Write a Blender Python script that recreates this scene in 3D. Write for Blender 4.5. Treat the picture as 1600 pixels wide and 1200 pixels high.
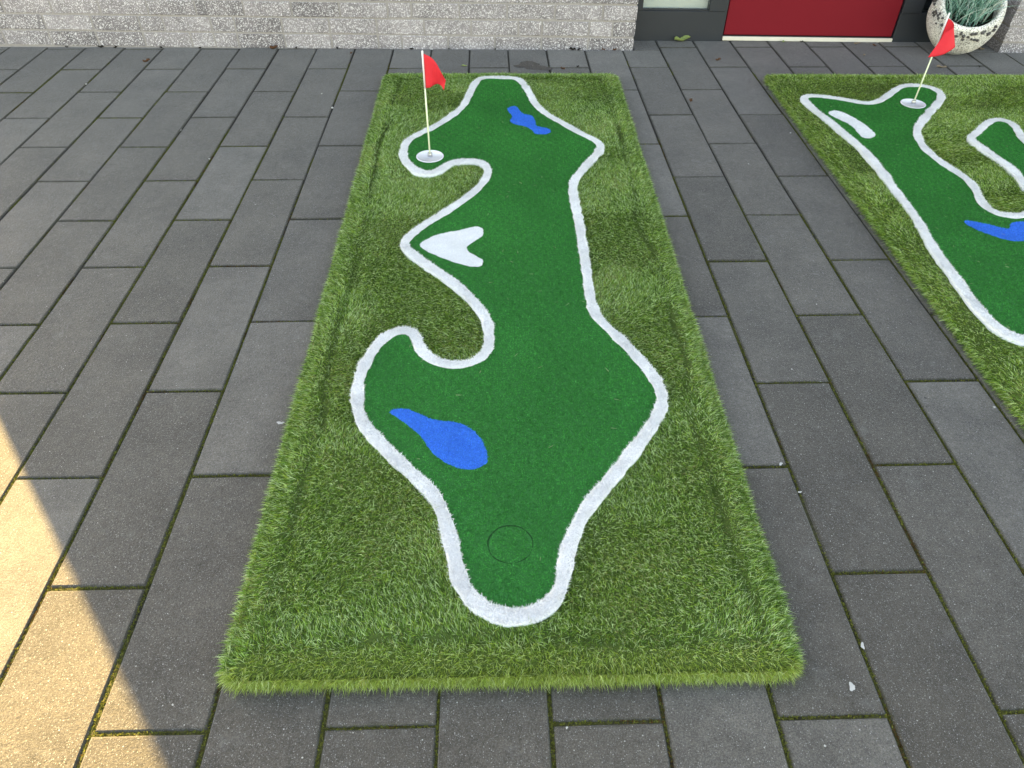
import bpy, bmesh, math, random
import numpy as np
from mathutils import Vector, Matrix

for o in list(bpy.data.objects): bpy.data.objects.remove(o, do_unlink=True)
S = bpy.context.scene
COL = S.collection
rng = np.random.default_rng(7)
random.seed(7)

# ------------------------------------------------------------------ camera
cd = bpy.data.cameras.new('camera'); cam = bpy.data.objects.new('camera', cd); COL.objects.link(cam)
cam.location = (0.525, -0.5595, 1.3482)
cam.rotation_euler = (0.82752, -0.005384, -0.025857)
cd.sensor_width = 36; cd.lens = 25.783; cd.clip_start = .02; cd.clip_end = 1000
S.camera = cam
# ------------------------------------------------------------------ sky and sun
SUN_EL = math.radians(29); SX, SY = -.626, .780           # the sun stands behind the house, to the left
w = bpy.data.worlds.new('World'); S.world = w; w.use_nodes = True
wn = w.node_tree; bg = wn.nodes['Background']
sky = wn.nodes.new('ShaderNodeTexSky'); sky.sky_type = 'NISHITA'; sky.sun_disc = False
sky.sun_elevation = SUN_EL; sky.sun_rotation = math.atan2(SX, SY)
sky.air_density = 1.0; sky.dust_density = .6; sky.ozone_density = 1.0
wn.links.new(sky.outputs[0], bg.inputs[0]); bg.inputs[1].default_value = .13
sl = bpy.data.lights.new('sun', 'SUN'); sun = bpy.data.objects.new('sun', sl); COL.objects.link(sun)
sl.energy = 5.0; sl.angle = math.radians(.32); sl.color = (1, .85, .47)
sun.rotation_euler = Vector((SX*math.cos(SUN_EL), SY*math.cos(SUN_EL), math.sin(SUN_EL))).to_track_quat('Z', 'Y').to_euler()
sun.location = (-6, 8, 6)
vs = S.view_settings
vs.view_transform = 'Standard'; vs.look = 'None'; vs.gamma = 1; vs.use_curve_mapping = False
vs.exposure = 2.74
vs.use_white_balance = True; vs.white_balance_temperature = 10500; vs.white_balance_tint = 12
S.render.engine = 'CYCLES'
S.cycles.max_bounces = 6; S.cycles.diffuse_bounces = 4; S.cycles.glossy_bounces = 3
S.cycles.transmission_bounces = 4; S.cycles.transparent_max_bounces = 4

# ------------------------------------------------------------------ helpers
def put(o, parent=None, name=None, label=None, cat=None, group=None, kind=None):
    COL.objects.link(o) if o.name not in COL.objects else None
    if parent is not None: o.parent = parent
    if label: o['label'] = label
    if cat: o['category'] = cat
    if group: o['group'] = group
    if kind: o['kind'] = kind
    return o

def mesh_np(name, v, f, mat, parent=None, tint=None, smooth=False, **k):
    me = bpy.data.meshes.new(name)
    if isinstance(f, np.ndarray):
        n, c = f.shape
        me.vertices.add(len(v)); me.vertices.foreach_set('co', np.asarray(v, np.float32).ravel())
        me.loops.add(n*c); me.loops.foreach_set('vertex_index', f.astype(np.int32).ravel())
        me.polygons.add(n)
        me.polygons.foreach_set('loop_start', np.arange(0, n*c, c, dtype=np.int32))
        me.polygons.foreach_set('loop_total', np.full(n, c, np.int32))
        me.update(calc_edges=True)
    else:
        me.from_pydata([tuple(map(float, p)) for p in v], [], f); me.update()
    if tint is not None:
        a = me.color_attributes.new('tint', 'FLOAT_COLOR', 'POINT')
        c4 = np.ones((len(v), 4), np.float32); c4[:, :3] = tint
        a.data.foreach_set('color', c4.ravel())
    if smooth: me.polygons.foreach_set('use_smooth', np.ones(len(me.polygons), bool))
    if mat: me.materials.append(mat)
    o = bpy.data.objects.new(name, me)
    return put(o, parent, **k)

def mesh_bm(name, bm, mat, parent=None, smooth=False, **k):
    me = bpy.data.meshes.new(name); bm.to_mesh(me); bm.free()
    if smooth: me.polygons.foreach_set('use_smooth', np.ones(len(me.polygons), bool))
    if mat: me.materials.append(mat)
    return put(bpy.data.objects.new(name, me), parent, **k)

def empty(name, loc=(0, 0, 0), **k):
    o = bpy.data.objects.new(name, None); o.location = loc; o.empty_display_size = .1
    return put(o, **k)

def box_bm(bm, x0, x1, y0, y1, z0, z1, bev=0):
    vs_ = [bm.verts.new(p) for p in ((x0,y0,z0),(x1,y0,z0),(x1,y1,z0),(x0,y1,z0),(x0,y0,z1),(x1,y0,z1),(x1,y1,z1),(x0,y1,z1))]
    fs = [bm.faces.new([vs_[i] for i in q]) for q in ((3,2,1,0),(4,5,6,7),(0,1,5,4),(1,2,6,5),(2,3,7,6),(3,0,4,7))]
    if bev:
        bmesh.ops.bevel(bm, geom=list({e for f in fs for e in f.edges}), offset=bev, segments=1, affect='EDGES')

def box(name, x0, x1, y0, y1, z0, z1, mat, parent=None, bev=0, **k):
    bm = bmesh.new(); box_bm(bm, x0, x1, y0, y1, z0, z1, bev)
    return mesh_bm(name, bm, mat, parent, **k)

def lathe(name, prof, mat, parent=None, n=32, smooth=True, **k):
    v = []; f = []
    for r, z in prof:
        for i in range(n):
            a = 2*math.pi*i/n; v.append((r*math.cos(a), r*math.sin(a), z))
    for j in range(len(prof)-1):
        for i in range(n):
            f.append((j*n+i, j*n+(i+1) % n, (j+1)*n+(i+1) % n, (j+1)*n+i))
    f.append(tuple(range(n-1, -1, -1))); f.append(tuple((len(prof)-1)*n+i for i in range(n)))
    return mesh_np(name, v, f, mat, parent, smooth=smooth, **k)

def spline(pts, n=4, closed=True):
    p = np.array(pts, float); out = []
    m = len(p)
    for i in range(m if closed else m-1):
        p0, p1, p2, p3 = (p[(i-1) % m], p[i], p[(i+1) % m], p[(i+2) % m]) if closed else (p[max(i-1, 0)], p[i], p[i+1], p[min(i+2, m-1)])
        for j in range(n):
            t = j/n
            out.append(.5*((2*p1)+(-p0+p2)*t+(2*p0-5*p1+4*p2-p3)*t*t+(-p0+3*p1-3*p2+p3)*t**3))
    if not closed: out.append(p[-1])
    return np.array(out)

def inside(P, poly):
    x, y = P[:, 0], P[:, 1]; r = np.zeros(len(P), bool)
    bb = (x > poly[:, 0].min()) & (x < poly[:, 0].max()) & (y > poly[:, 1].min()) & (y < poly[:, 1].max())
    idx = np.nonzero(bb)[0]; x = x[idx]; y = y[idx]; rr = np.zeros(len(idx), bool)
    q = np.roll(poly, -1, 0)
    for (x0, y0), (x1, y1) in zip(poly, q):
        if y0 == y1: continue
        c = (y0 > y) != (y1 > y)
        rr ^= c & (x < (x1-x0)*(y-y0)/(y1-y0)+x0)
    r[idx] = rr
    return r

def offset(poly, d):
    t = np.roll(poly, -1, 0)-np.roll(poly, 1, 0); t /= np.linalg.norm(t, axis=1)[:, None]+1e-9
    nrm = np.stack([t[:, 1], -t[:, 0]], 1)
    area = .5*np.sum(poly[:, 0]*np.roll(poly[:, 1], -1)-np.roll(poly[:, 0], -1)*poly[:, 1])
    return poly+nrm*d*(1 if area > 0 else -1)          # d > 0 outwards

def resample(poly, step):
    q = np.vstack([poly, poly[:1]]); s = np.r_[0, np.cumsum(np.linalg.norm(np.diff(q, axis=0), axis=1))]
    t = np.linspace(0, s[-1], int(s[-1]/step), endpoint=False)
    return np.stack([np.interp(t, s, q[:, 0]), np.interp(t, s, q[:, 1])], 1)

def relax(poly, it=6):
    for _ in range(it): poly = .5*poly+.25*(np.roll(poly, 1, 0)+np.roll(poly, -1, 0))
    return poly

class Noise:
    def __init__(s, seed, f0=1., octs=5):
        g = np.random.default_rng(seed); s.w = []
        for o in range(octs):
            for _ in range(5):
                a = g.uniform(0, 2*np.pi); f = f0*2*np.pi*(1.7**o)*g.uniform(.7, 1.3)
                s.w.append((f*np.cos(a), f*np.sin(a), g.uniform(0, 6.28), .75**o))
        s.k = sum(x[3]**2 for x in s.w)**.5
    def __call__(s, x, y):
        return sum(a*np.sin(fx*x+fy*y+p) for fx, fy, p, a in s.w)/s.k

# ------------------------------------------------------------------ materials
def mat_new(name):
    m = bpy.data.materials.new(name); m.use_nodes = True
    nt = m.node_tree; return m, nt, nt.nodes['Principled BSDF']
def N(nt, t, **k):
    n = nt.nodes.new(t)
    for a, b in k.items(): setattr(n, a, b)
    return n
def ramp(nt, fac, stops, interp='LINEAR'):
    r = N(nt, 'ShaderNodeValToRGB'); r.color_ramp.interpolation = interp
    while len(r.color_ramp.elements) < len(stops): r.color_ramp.elements.new(.5)
    for e, (p, c) in zip(r.color_ramp.elements, stops):
        e.position = p; e.color = (*c, 1) if not isinstance(c, (int, float)) else (c, c, c, 1)
    nt.links.new(fac, r.inputs[0]); return r.outputs[0]
def mixc(nt, fac, a, b, mode='MIX'):
    n = N(nt, 'ShaderNodeMix', data_type='RGBA', blend_type=mode)
    for s, v in ((0, fac), (6, a), (7, b)):
        if hasattr(v, 'node'): nt.links.new(v, n.inputs[s])
        else: n.inputs[s].default_value = v if isinstance(v, (int, float)) else (*v, 1)
    return n.outputs[2]
def math_n(nt, op, a, b=0.):
    n = N(nt, 'ShaderNodeMath', operation=op)
    for i, v in enumerate((a, b)):
        if hasattr(v, 'node'): nt.links.new(v, n.inputs[i])
        else: n.inputs[i].default_value = v
    return n.outputs[0]
def noise_n(nt, vec, scale, detail=4, rough=.6):
    n = N(nt, 'ShaderNodeTexNoise'); n.inputs['Scale'].default_value = scale; n.inputs['Detail'].default_value = detail
    n.inputs['Roughness'].default_value = rough
    nt.links.new(vec, n.inputs['Vector']); return n.outputs['Fac']
def voro(nt, vec, scale, feature='F1'):
    n = N(nt, 'ShaderNodeTexVoronoi', feature=feature); n.inputs['Scale'].default_value = scale
    nt.links.new(vec, n.inputs['Vector']); return n
def bump(nt, b, h, strength, dist):
    n = N(nt, 'ShaderNodeBump'); n.inputs['Strength'].default_value = strength; n.inputs['Distance'].default_value = dist
    nt.links.new(h, n.inputs['Height']); nt.links.new(n.outputs[0], b.inputs['Normal'])
def shifted(nt):
    """object coordinates moved by a random amount for each object, so that no two pieces look the same"""
    tc = N(nt, 'ShaderNodeTexCoord'); oi = N(nt, 'ShaderNodeObjectInfo')
    m = N(nt, 'ShaderNodeVectorMath', operation='SCALE'); m.inputs[0].default_value = (37.1, 53.7, 19.3)
    nt.links.new(oi.outputs['Random'], m.inputs['Scale'])
    a = N(nt, 'ShaderNodeVectorMath', operation='ADD')
    nt.links.new(tc.outputs['Object'], a.inputs[0]); nt.links.new(m.outputs[0], a.inputs[1])
    return a.outputs[0], oi.outputs['Random']

def plain(name, col, rough=.5, spec=.5, noise=.0, nscale=30, bumps=0, metal=0, sheen=0):
    m, nt, b = mat_new(name)
    b.inputs['Base Color'].default_value = (*col, 1); b.inputs['Roughness'].default_value = rough
    b.inputs['Specular IOR Level'].default_value = spec; b.inputs['Metallic'].default_value = metal
    if noise or bumps:
        tc = N(nt, 'ShaderNodeTexCoord'); f = noise_n(nt, tc.outputs['Object'], nscale)
        if noise:
            c = mixc(nt, f, [x*(1-noise) for x in col], [min(1, x*(1+noise)) for x in col])
            nt.links.new(c, b.inputs['Base Color'])
        if bumps: bump(nt, b, f, bumps, .002)
    return m

def slab_mat():
    m, nt, b = mat_new('slab_concrete')
    v, rnd = shifted(nt)
    base = ramp(nt, rnd, [(0, (.066, .0575, .0475)), (.2, (.094, .0830, .0700)), (.4, (.078, .0690, .0585)), (.6, (.101, .0895, .0760)), (.8, (.084, .0745, .0635)), (1, (.132, .121, .107))])
    big = noise_n(nt, v, 5, 4, .6)
    c = mixc(nt, 1, base, mixc(nt, 1, ramp(nt, big, [(.3, .78), (.72, 1.27)]), ramp(nt, noise_n(nt, v, 45, 5, .75), [(.3, .80), (.7, 1.22)]), 'MULTIPLY'), 'MULTIPLY')
    fine = noise_n(nt, v, 330, 3, .75)
    c = mixc(nt, 1, c, ramp(nt, fine, [(.3, .45), (.52, 1.0), (.75, 1.7)]), 'MULTIPLY')
    scuff = noise_n(nt, v, 18, 5, .7)
    c = mixc(nt, ramp(nt, scuff, [(.58, 0.), (.80, .45)]), c, (.20, .195, .185))
    stain = noise_n(nt, v, 3.1, 6, .72)
    c = mixc(nt, 1, c, ramp(nt, stain, [(.28, .74), (.46, 1.0), (.60, 1.0), (.78, 1.18)]), 'MULTIPLY')
    for sc, cut, rad, colr in ((500, .66, .36, (.18, .172, .165)), (290, .84, .30, (.27, .26, .248)), (120, .955, .16, (.42, .41, .39))):
        vo = voro(nt, v, sc)
        sep = N(nt, 'ShaderNodeSeparateColor'); nt.links.new(vo.outputs['Color'], sep.inputs[0])
        k = math_n(nt, 'MULTIPLY', math_n(nt, 'GREATER_THAN', sep.outputs[0], cut), math_n(nt, 'LESS_THAN', vo.outputs['Distance'], rad))
        c = mixc(nt, k, c, colr)
    # grime and moss staining along the arrises, and a few dark spots
    tc = N(nt, 'ShaderNodeTexCoord'); sp = N(nt, 'ShaderNodeSeparateXYZ'); nt.links.new(tc.outputs['Object'], sp.inputs[0])
    ex = math_n(nt, 'SUBTRACT', math_n(nt, 'ABSOLUTE', sp.outputs[0]), .0985); ey = math_n(nt, 'SUBTRACT', math_n(nt, 'ABSOLUTE', sp.outputs[1]), .2955)
    ed = math_n(nt, 'ADD', math_n(nt, 'MULTIPLY', math_n(nt, 'MAXIMUM', ex, ey), 55.), noise_n(nt, v, 24, 5, .7))
    c = mixc(nt, ramp(nt, ed, [(.28, 0.), (.62, .62)]), c, (.042, .040, .022))
    vo = voro(nt, v, 8); sep = N(nt, 'ShaderNodeSeparateColor'); nt.links.new(vo.outputs['Color'], sep.inputs[0])
    k = math_n(nt, 'MULTIPLY', math_n(nt, 'GREATER_THAN', sep.outputs[0], .80), math_n(nt, 'LESS_THAN', math_n(nt, 'ADD', vo.outputs['Distance'], math_n(nt, 'MULTIPLY', fine, .05)), .062))
    c = mixc(nt, math_n(nt, 'MULTIPLY', k, .7), c, (.03, .028, .025))
    nt.links.new(c, b.inputs['Base Color'])
    b.inputs['Roughness'].default_value = .78; b.inputs['Specular IOR Level'].default_value = .3
    h = math_n(nt, 'ADD', fine, math_n(nt, 'MULTIPLY', noise_n(nt, v, 160, 3, .6), .9))
    b.inputs['Sheen Weight'].default_value = .22; b.inputs['Sheen Roughness'].default_value = .45; b.inputs['Sheen Tint'].default_value = (.96, .97, 1, 1)
    bump(nt, b, h, 1.0, .0026)
    return m

def brick_mat():
    m, nt, b = mat_new('speckled_brick')
    v, rnd = shifted(nt)
    base = ramp(nt, rnd, [(0, (.165, .146, .151)), (.25, (.255, .227, .234)), (.55, (.29, .258, .266)), (.8, (.335, .299, .307)), (1, (.205, .183, .189))])
    big = noise_n(nt, v, 11, 4, .6)
    c = mixc(nt, 1, base, ramp(nt, big, [(.33, .74), (.68, 1.20)]), 'MULTIPLY')
    f = noise_n(nt, v, 300, 3)
    c = mixc(nt, 1, c, ramp(nt, f, [(.3, .7), (.7, 1.25)]), 'MULTIPLY')
    hs = f
    for sc, cut, rad in ((150, .66, .40), (240, .62, .40), (95, .86, .34)):
        vo = voro(nt, v, sc)
        sep = N(nt, 'ShaderNodeSeparateColor'); nt.links.new(vo.outputs['Color'], sep.inputs[0])
        k = math_n(nt, 'MULTIPLY', math_n(nt, 'GREATER_THAN', sep.outputs[0], cut), math_n(nt, 'LESS_THAN', vo.outputs['Distance'], rad))
        c = mixc(nt, k, c, (.69, .65, .655)); hs = math_n(nt, 'ADD', hs, math_n(nt, 'MULTIPLY', k, .5))
    nt.links.new(c, b.inputs['Base Color']); b.inputs['Roughness'].default_value = .8
    bump(nt, b, hs, .5, .002)
    return m

def far_brick_mat():
    m, nt, b = mat_new('far_brickwork')
    tc = N(nt, 'ShaderNodeTexCoord'); mp = N(nt, 'ShaderNodeMapping'); mp.inputs['Rotation'].default_value = (math.pi/2, 0, 0)
    nt.links.new(tc.outputs['Object'], mp.inputs[0])
    br = N(nt, 'ShaderNodeTexBrick'); nt.links.new(mp.outputs[0], br.inputs[0])
    for k, x in (('Scale', 1), ('Mortar Size', .005), ('Brick Width', .25), ('Row Height', .08)): br.inputs[k].default_value = x
    br.inputs['Color1'].default_value = (.30, .29, .29, 1); br.inputs['Color2'].default_value = (.42, .40, .41, 1); br.inputs['Mortar'].default_value = (.4, .39, .37, 1)
    nt.links.new(br.outputs[0], b.inputs['Base Color']); b.inputs['Roughness'].default_value = .85
    return m

def tint_mat(name, rough=.5, spec=.4, trans=.25):
    """colour from each fibre's own tint, partly translucent like thin plastic blades"""
    m, nt, b = mat_new(name)
    a = N(nt, 'ShaderNodeAttribute', attribute_name='tint')
    nt.links.new(a.outputs['Color'], b.inputs['Base Color'])
    b.inputs['Roughness'].default_value = rough; b.inputs['Specular IOR Level'].default_value = spec
    if trans:
        t = N(nt, 'ShaderNodeBsdfTranslucent'); nt.links.new(a.outputs['Color'], t.inputs[0])
        mx = N(nt, 'ShaderNodeMixShader'); mx.inputs[0].default_value = trans
        nt.links.new(b.outputs[0], mx.inputs[1]); nt.links.new(t.outputs[0], mx.inputs[2])
        nt.links.new(mx.outputs[0], nt.nodes['Material Output'].inputs[0])
    return m

def ground_mat():
    m, nt, b = mat_new('far_paving')
    tc = N(nt, 'ShaderNodeTexCoord'); mp = N(nt, 'ShaderNodeMapping'); mp.inputs['Rotation'].default_value = (0, 0, math.pi/2)
    nt.links.new(tc.outputs['Object'], mp.inputs[0])
    br = N(nt, 'ShaderNodeTexBrick'); nt.links.new(mp.outputs[0], br.inputs[0])
    for k, x in (('Scale', 1), ('Mortar Size', .004), ('Brick Width', .5996), ('Row Height', .206)): br.inputs[k].default_value = x
    br.inputs['Color1'].default_value = (.09, .09, .09, 1); br.inputs['Color2'].default_value = (.12, .12, .12, 1); br.inputs['Mortar'].default_value = (.035, .04, .015, 1)
    nt.links.new(br.outputs[0], b.inputs['Base Color']); b.inputs['Roughness'].default_value = .7
    return m

def bed_mat():
    m, nt, b = mat_new('joint_soil')
    tc = N(nt, 'ShaderNodeTexCoord'); v = tc.outputs['Object']
    f = noise_n(nt, v, 6, 4); g = noise_n(nt, v, 150, 3)
    sp = N(nt, 'ShaderNodeSeparateXYZ'); nt.links.new(v, sp.inputs[0])
    f = math_n(nt, 'SUBTRACT', f, math_n(nt, 'MULTIPLY', math_n(nt, 'SUBTRACT', sp.outputs[1], .8), .11))   # moss thrives away from the house
    c = mixc(nt, ramp(nt, f, [(.42, 0.), (.6, 1.)]), (.026, .022, .018), (.060, .060, .016))
    c = mixc(nt, 1, c, ramp(nt, g, [(.3, .5), (.7, 1.4)]), 'MULTIPLY')
    nt.links.new(c, b.inputs['Base Color']); b.inputs['Roughness'].default_value = .95; bump(nt, b, g, .8, .004)
    return m

def pile_base(name, c0, c1, sc=700):
    m, nt, b = mat_new(name)
    tc = N(nt, 'ShaderNodeTexCoord'); f = noise_n(nt, tc.outputs['Object'], sc, 2, .7)
    nt.links.new(mixc(nt, ramp(nt, f, [(.35, 0.), (.65, 1.)]), c0, c1), b.inputs['Base Color'])
    b.inputs['Roughness'].default_value = .8; b.inputs['Specular IOR Level'].default_value = .2
    bump(nt, b, f, .7, .002); return m

def planter_mat():
    m, nt, b = mat_new('pitted_concrete')
    tc = N(nt, 'ShaderNodeTexCoord')
    mp = N(nt, 'ShaderNodeMapping'); mp.inputs['Scale'].default_value = (1, 1, 1.6); nt.links.new(tc.outputs['Object'], mp.inputs[0])
    v = mp.outputs[0]; f = noise_n(nt, v, 150, 2, .55); g = noise_n(nt, v, 7, 3)
    c = mixc(nt, ramp(nt, f, [(.40, 0.), (.50, 1.)]), (.26, .24, .21), (.86, .83, .77))
    c = mixc(nt, 1, c, ramp(nt, g, [(.3, .75), (.7, 1.15)]), 'MULTIPLY')
    nt.links.new(c, b.inputs['Base Color']); b.inputs['Roughness'].default_value = .85; bump(nt, b, f, .8, .006)
    return m

M = dict(
    slab=slab_mat(), bed=bed_mat(), ground=ground_mat(), brick=brick_mat(), farbrick=far_brick_mat(),
    mortar=plain('mortar', (.33, .30, .285), .9, .2, .25, 60, .6),
    grass=tint_mat('turf_blade', .42, .35, .38), short=tint_mat('short_pile', .8, .08, .15), moss=tint_mat('moss', .9, .1, .1),
    backing=plain('turf_backing', (.07, .11, .025), .9, .2, .5, 200, .5),
    rubber=plain('black_rubber', (.012, .012, .012), .6, .4, .3, 80, .3),
    green=pile_base('putting_green', (.009, .12, .028), (.018, .21, .05)),
    white=pile_base('white_stripe', (.72, .73, .75), (.86, .86, .86)),
    darkgreen=plain('cut_pile', (.008, .055, .016), .9, .1, .4, 200), blue=pile_base('blue_pond', (.0, .14, .52), (.0, .23, .77)),
    frame=plain('anthracite_frame', (.026, .030, .036), .42, .4, .15, 6), red=plain('red_door_panel', (.205, .008, .016), .6, .15, .08, 4),
    cream=plain('cream_sill', (.78, .70, .58), .5, .5, .12, 20), blind=plain('pale_blind', (.62, .62, .58), .8, .3, .06, 8),
    pole=plain('pale_green_pole', (.74, .80, .56), .4), polew=plain('white_sleeve', (.82, .80, .82), .4),
    flag=plain('red_flag', (.74, .030, .045), .6, .2, .08, 40), cup=plain('white_plastic_cup', (.74, .76, .82), .25, .5, .05, 30),
    metal=plain('socket_metal', (.55, .56, .58), .3, .5, 0, 30, 0, 1), redmark=plain('red_mark', (.55, .02, .03), .5),
    planter=planter_mat(), soil=plain('potting_soil', (.02, .017, .013), .95, .1, .4, 60, 1), stone=plain('dark_stone', (.075, .07, .07), .7, .4, .5, 90, .6),
    leafg=plain('green_leaf', (.26, .32, .10), .5, .4, .3, 40, .4), leafb=plain('brown_leaf', (.13, .055, .025), .7, .3, .5, 80, .5),
    leaft=plain('tan_leaf', (.30, .22, .14), .7, .3, .3, 80, .4), leafd=plain('dark_litter', (.022, .018, .014), .9, .2, .5, 80, .5),
    chalk=plain('white_chip', (.50, .49, .47), .8, .3, .15, 150, .4), smear=plain('grey_white_smear', (.42, .42, .41), .9, .2, .2, 150, .4),
    wet=plain('wet_film', (.030, .031, .032), .18, .5, .3, 60), roof=plain('roof_sheet', (.06, .06, .065), .7),
)
gm = M['blind']
def glass():
    m, nt, b = mat_new('pane_glass'); b.inputs['Base Color'].default_value = (.9, .95, .93, 1); b.inputs['Roughness'].default_value = .05
    b.inputs['Transmission Weight'].default_value = 1; b.inputs['IOR'].default_value = 1.1; return m
M['glass'] = glass()

# ------------------------------------------------------------------ ground and paving
PW, PL, JG = .206, .5996, .0074
C0, C1 = -14, 18; YF = -1.8
def wall_y(x): return 3.592-.0258*x
def end_y(x): return wall_y(x) + (.158 if 1.30 < x < 3.265 else -.003)
xa, xb = C0*PW, (C1+1)*PW
g = [(-150, -150), (150, -150), (150, 150), (-150, 150), (xa, YF), (xb, YF), (xb, 4.2), (xa, 4.2)]
mesh_np('ground', [(x, y, -.004) for x, y in g], [(0, 1, 5, 4), (1, 2, 6, 5), (2, 3, 7, 6), (3, 0, 4, 7)], M['ground'], kind='structure')
pav = mesh_np('pavement', [(xa, YF, -.0055), (xb, YF, -.0055), (xb, 4.2, -.0055), (xa, 4.2, -.0055)], [(0, 1, 2, 3)], M['bed'], kind='structure')

def slab_mesh(wd, l0, l1, seed, ramp_end=None):
    """a slab with chamfered, slightly uneven arrises; l0..l1 along y, ramp_end = far-edge y at left/right when cut to a wall"""
    g_ = random.Random(seed); h = wd/2; ra, rb = ramp_end or (l1, l1)
    def ring(ins, z, jit):
        pts = []
        for t in (0, .5): pts.append((-h+ins+(wd-2*ins)*t, l0+ins))
        for t in (0, .33, .66): pts.append((h-ins, l0+ins+(rb-l0-2*ins)*t))
        for t in (0, .5): pts.append((h-ins-(wd-2*ins)*t, rb-ins+(ra-rb)*t))
        for t in (0, .33, .66): pts.append((-h+ins, ra-ins-(ra-l0-2*ins)*t))
        return [(x+g_.uniform(-jit, jit), y+g_.uniform(-jit, jit), z) for x, y in pts]
    v = ring(0, -.05, 0)+ring(0, -.0035, .0008)+ring(.0035, 0, .0011); n = 10
    f = [tuple(range(2*n, 3*n))]
    for k in (0, 1):
        for i in range(n): f.append((k*n+i, k*n+(i+1) % n, (k+1)*n+(i+1) % n, (k+1)*n+i))
    me = bpy.data.meshes.new('paving_slab'); me.from_pydata(v, [], f); me.update(); me.materials.append(M['slab']); return me
full = [slab_mesh(PW-JG, -PL/2+JG/2, PL/2-JG/2, s) for s in range(8)]
cross = []
for i in range(C0, C1+1):
    xc = (i+.5)*PW; k0 = -3 if i % 2 else -3.5
    for k in range(11):
        v0 = k0+k; y0, y1 = v0*PL, (v0+1)*PL
        e0, e1 = end_y(xc-PW/2+.004), end_y(xc+PW/2-.004); e = min(e0, e1) if abs(e0-e1) > .05 else None
        if y1 < -.72 or y0 > max(e0, e1)-.012: continue
        if e is not None: e0 = e1 = e
        if y0 > -.9: cross.append((xc, y0))
        if y1 < min(e0, e1)-.002:
            me = full[random.randrange(8)]
        else:
            ym = (y0+y1)/2
            if min(e0, e1)-y0 < .015: continue
            me = slab_mesh(PW-JG, y0-ym+JG/2, 0, i*31+k, (e0-ym, e1-ym))
        o = bpy.data.objects.new('paving_slab', me)
        o.location = (xc+random.uniform(-.0012, .0012), (y0+y1)/2+random.uniform(-.002, .002), random.uniform(-.0016, .0))
        o.rotation_euler = (random.uniform(-.0018, .0018), random.uniform(-.004, .004), random.uniform(-.002, .002))
        put(o, pav)
# filler pieces where the door recess starts beside the brick ends
for x0_, x1_ in ((1.3005, 1.4375), (3.095, 3.2640)):
    xm = (x0_+x1_)/2; ya, yb = wall_y(x1_)-.0025, wall_y(xm)+.1575
    o = bpy.data.objects.new('paving_slab', slab_mesh(x1_-x0_, 0, yb-ya, 77)); o.location = (xm, ya, -.0008); put(o, pav)
def fibres(name, P, D, L, W, tint, mat, parent, curve=.3, two=True, tipmul=1.0, rootmul=1.0, kind='stuff', smooth=False, **k):
    """one thin blade per point: root P, direction D (unit), length L, width W"""
    n = len(P); a = rng.uniform(0, 2*np.pi, n)
    side = np.stack([np.cos(a), np.sin(a), np.zeros(n)], 1)
    side -= D*np.sum(side*D, 1)[:, None]; side /= np.linalg.norm(side, axis=1)[:, None]+1e-9
    hz = D.copy(); hz[:, 2] = -.35; ln = np.linalg.norm(hz, axis=1)[:, None]; hz /= ln
    ws = side*(W/2)[:, None]
    tip = P+D*L[:, None]+hz*(L*curve)[:, None]
    tip[:, 2] = np.maximum(tip[:, 2], np.minimum(P[:, 2], .0025)) if name == 'turf_blades' else tip[:, 2]
    if two:
        mid = P+D*(L*.55)[:, None]+hz*(L*curve*.22)[:, None]
        v = np.stack([P-ws, P+ws, mid+ws*.85, mid-ws*.85, tip], 1).reshape(-1, 3)
        b = np.arange(n)[:, None]*5
        f = np.concatenate([b+np.array([0, 1, 2]), b+np.array([0, 2, 3]), b+np.array([3, 2, 4])], 1).reshape(-1, 3)
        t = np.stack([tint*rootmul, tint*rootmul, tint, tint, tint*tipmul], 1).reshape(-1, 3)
    else:
        v = np.stack([P-ws, P+ws, tip], 1).reshape(-1, 3); b = np.arange(n)[:, None]*3
        f = (b+np.array([0, 1, 2])); t = np.repeat(tint, 3, 0)
    return mesh_np(name, v, f, mat, parent, np.clip(t, 0, 1), kind=kind, **k)

def unit(v): return v/(np.linalg.norm(v, axis=1)[:, None]+1e-9)

# moss growing in the joints
mn = Noise(3, .9, 5); pts = []
for i in range(C0, C1+2):
    n = 7000; y = rng.uniform(-.7, 3.6, n); pts.append(np.stack([np.full(n, i*PW)+rng.normal(0, .0021, n), y], 1))
for xc, y0 in cross:
    n = 260; pts.append(np.stack([xc+rng.uniform(-PW/2, PW/2, n), y0+rng.normal(0, .0021, n)], 1))
P = np.concatenate(pts); d = mn(P[:, 0], P[:, 1])
keep = (d+1.75-.80*P[:, 1]+rng.normal(0, .25, len(P)) > 0) & (P[:, 1] < 3.4); P = P[keep]
n = len(P); P3 = np.c_[P, rng.uniform(-.0065, -.0035, n)]
D = unit(np.c_[rng.normal(0, .7, (n, 2)), np.ones(n)])
tm = rng.uniform(0, 1, (n, 1)); br = mn(P[:, 0]*3.1+5, P[:, 1]*3.1)[:, None]
tint = np.where(br+rng.normal(0, .4, (n, 1)) > .9, np.array([[.10, .055, .02]]), np.array([[.085, .095, .018]])*(1-tm)+np.array([[.17, .18, .04]])*tm)*rng.uniform(.6, 1.3, (n, 1))
fibres('joint_moss', P3, D, rng.uniform(.003, .0060, n), np.full(n, .0026), tint, M['moss'], pav, .2, False)

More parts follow.
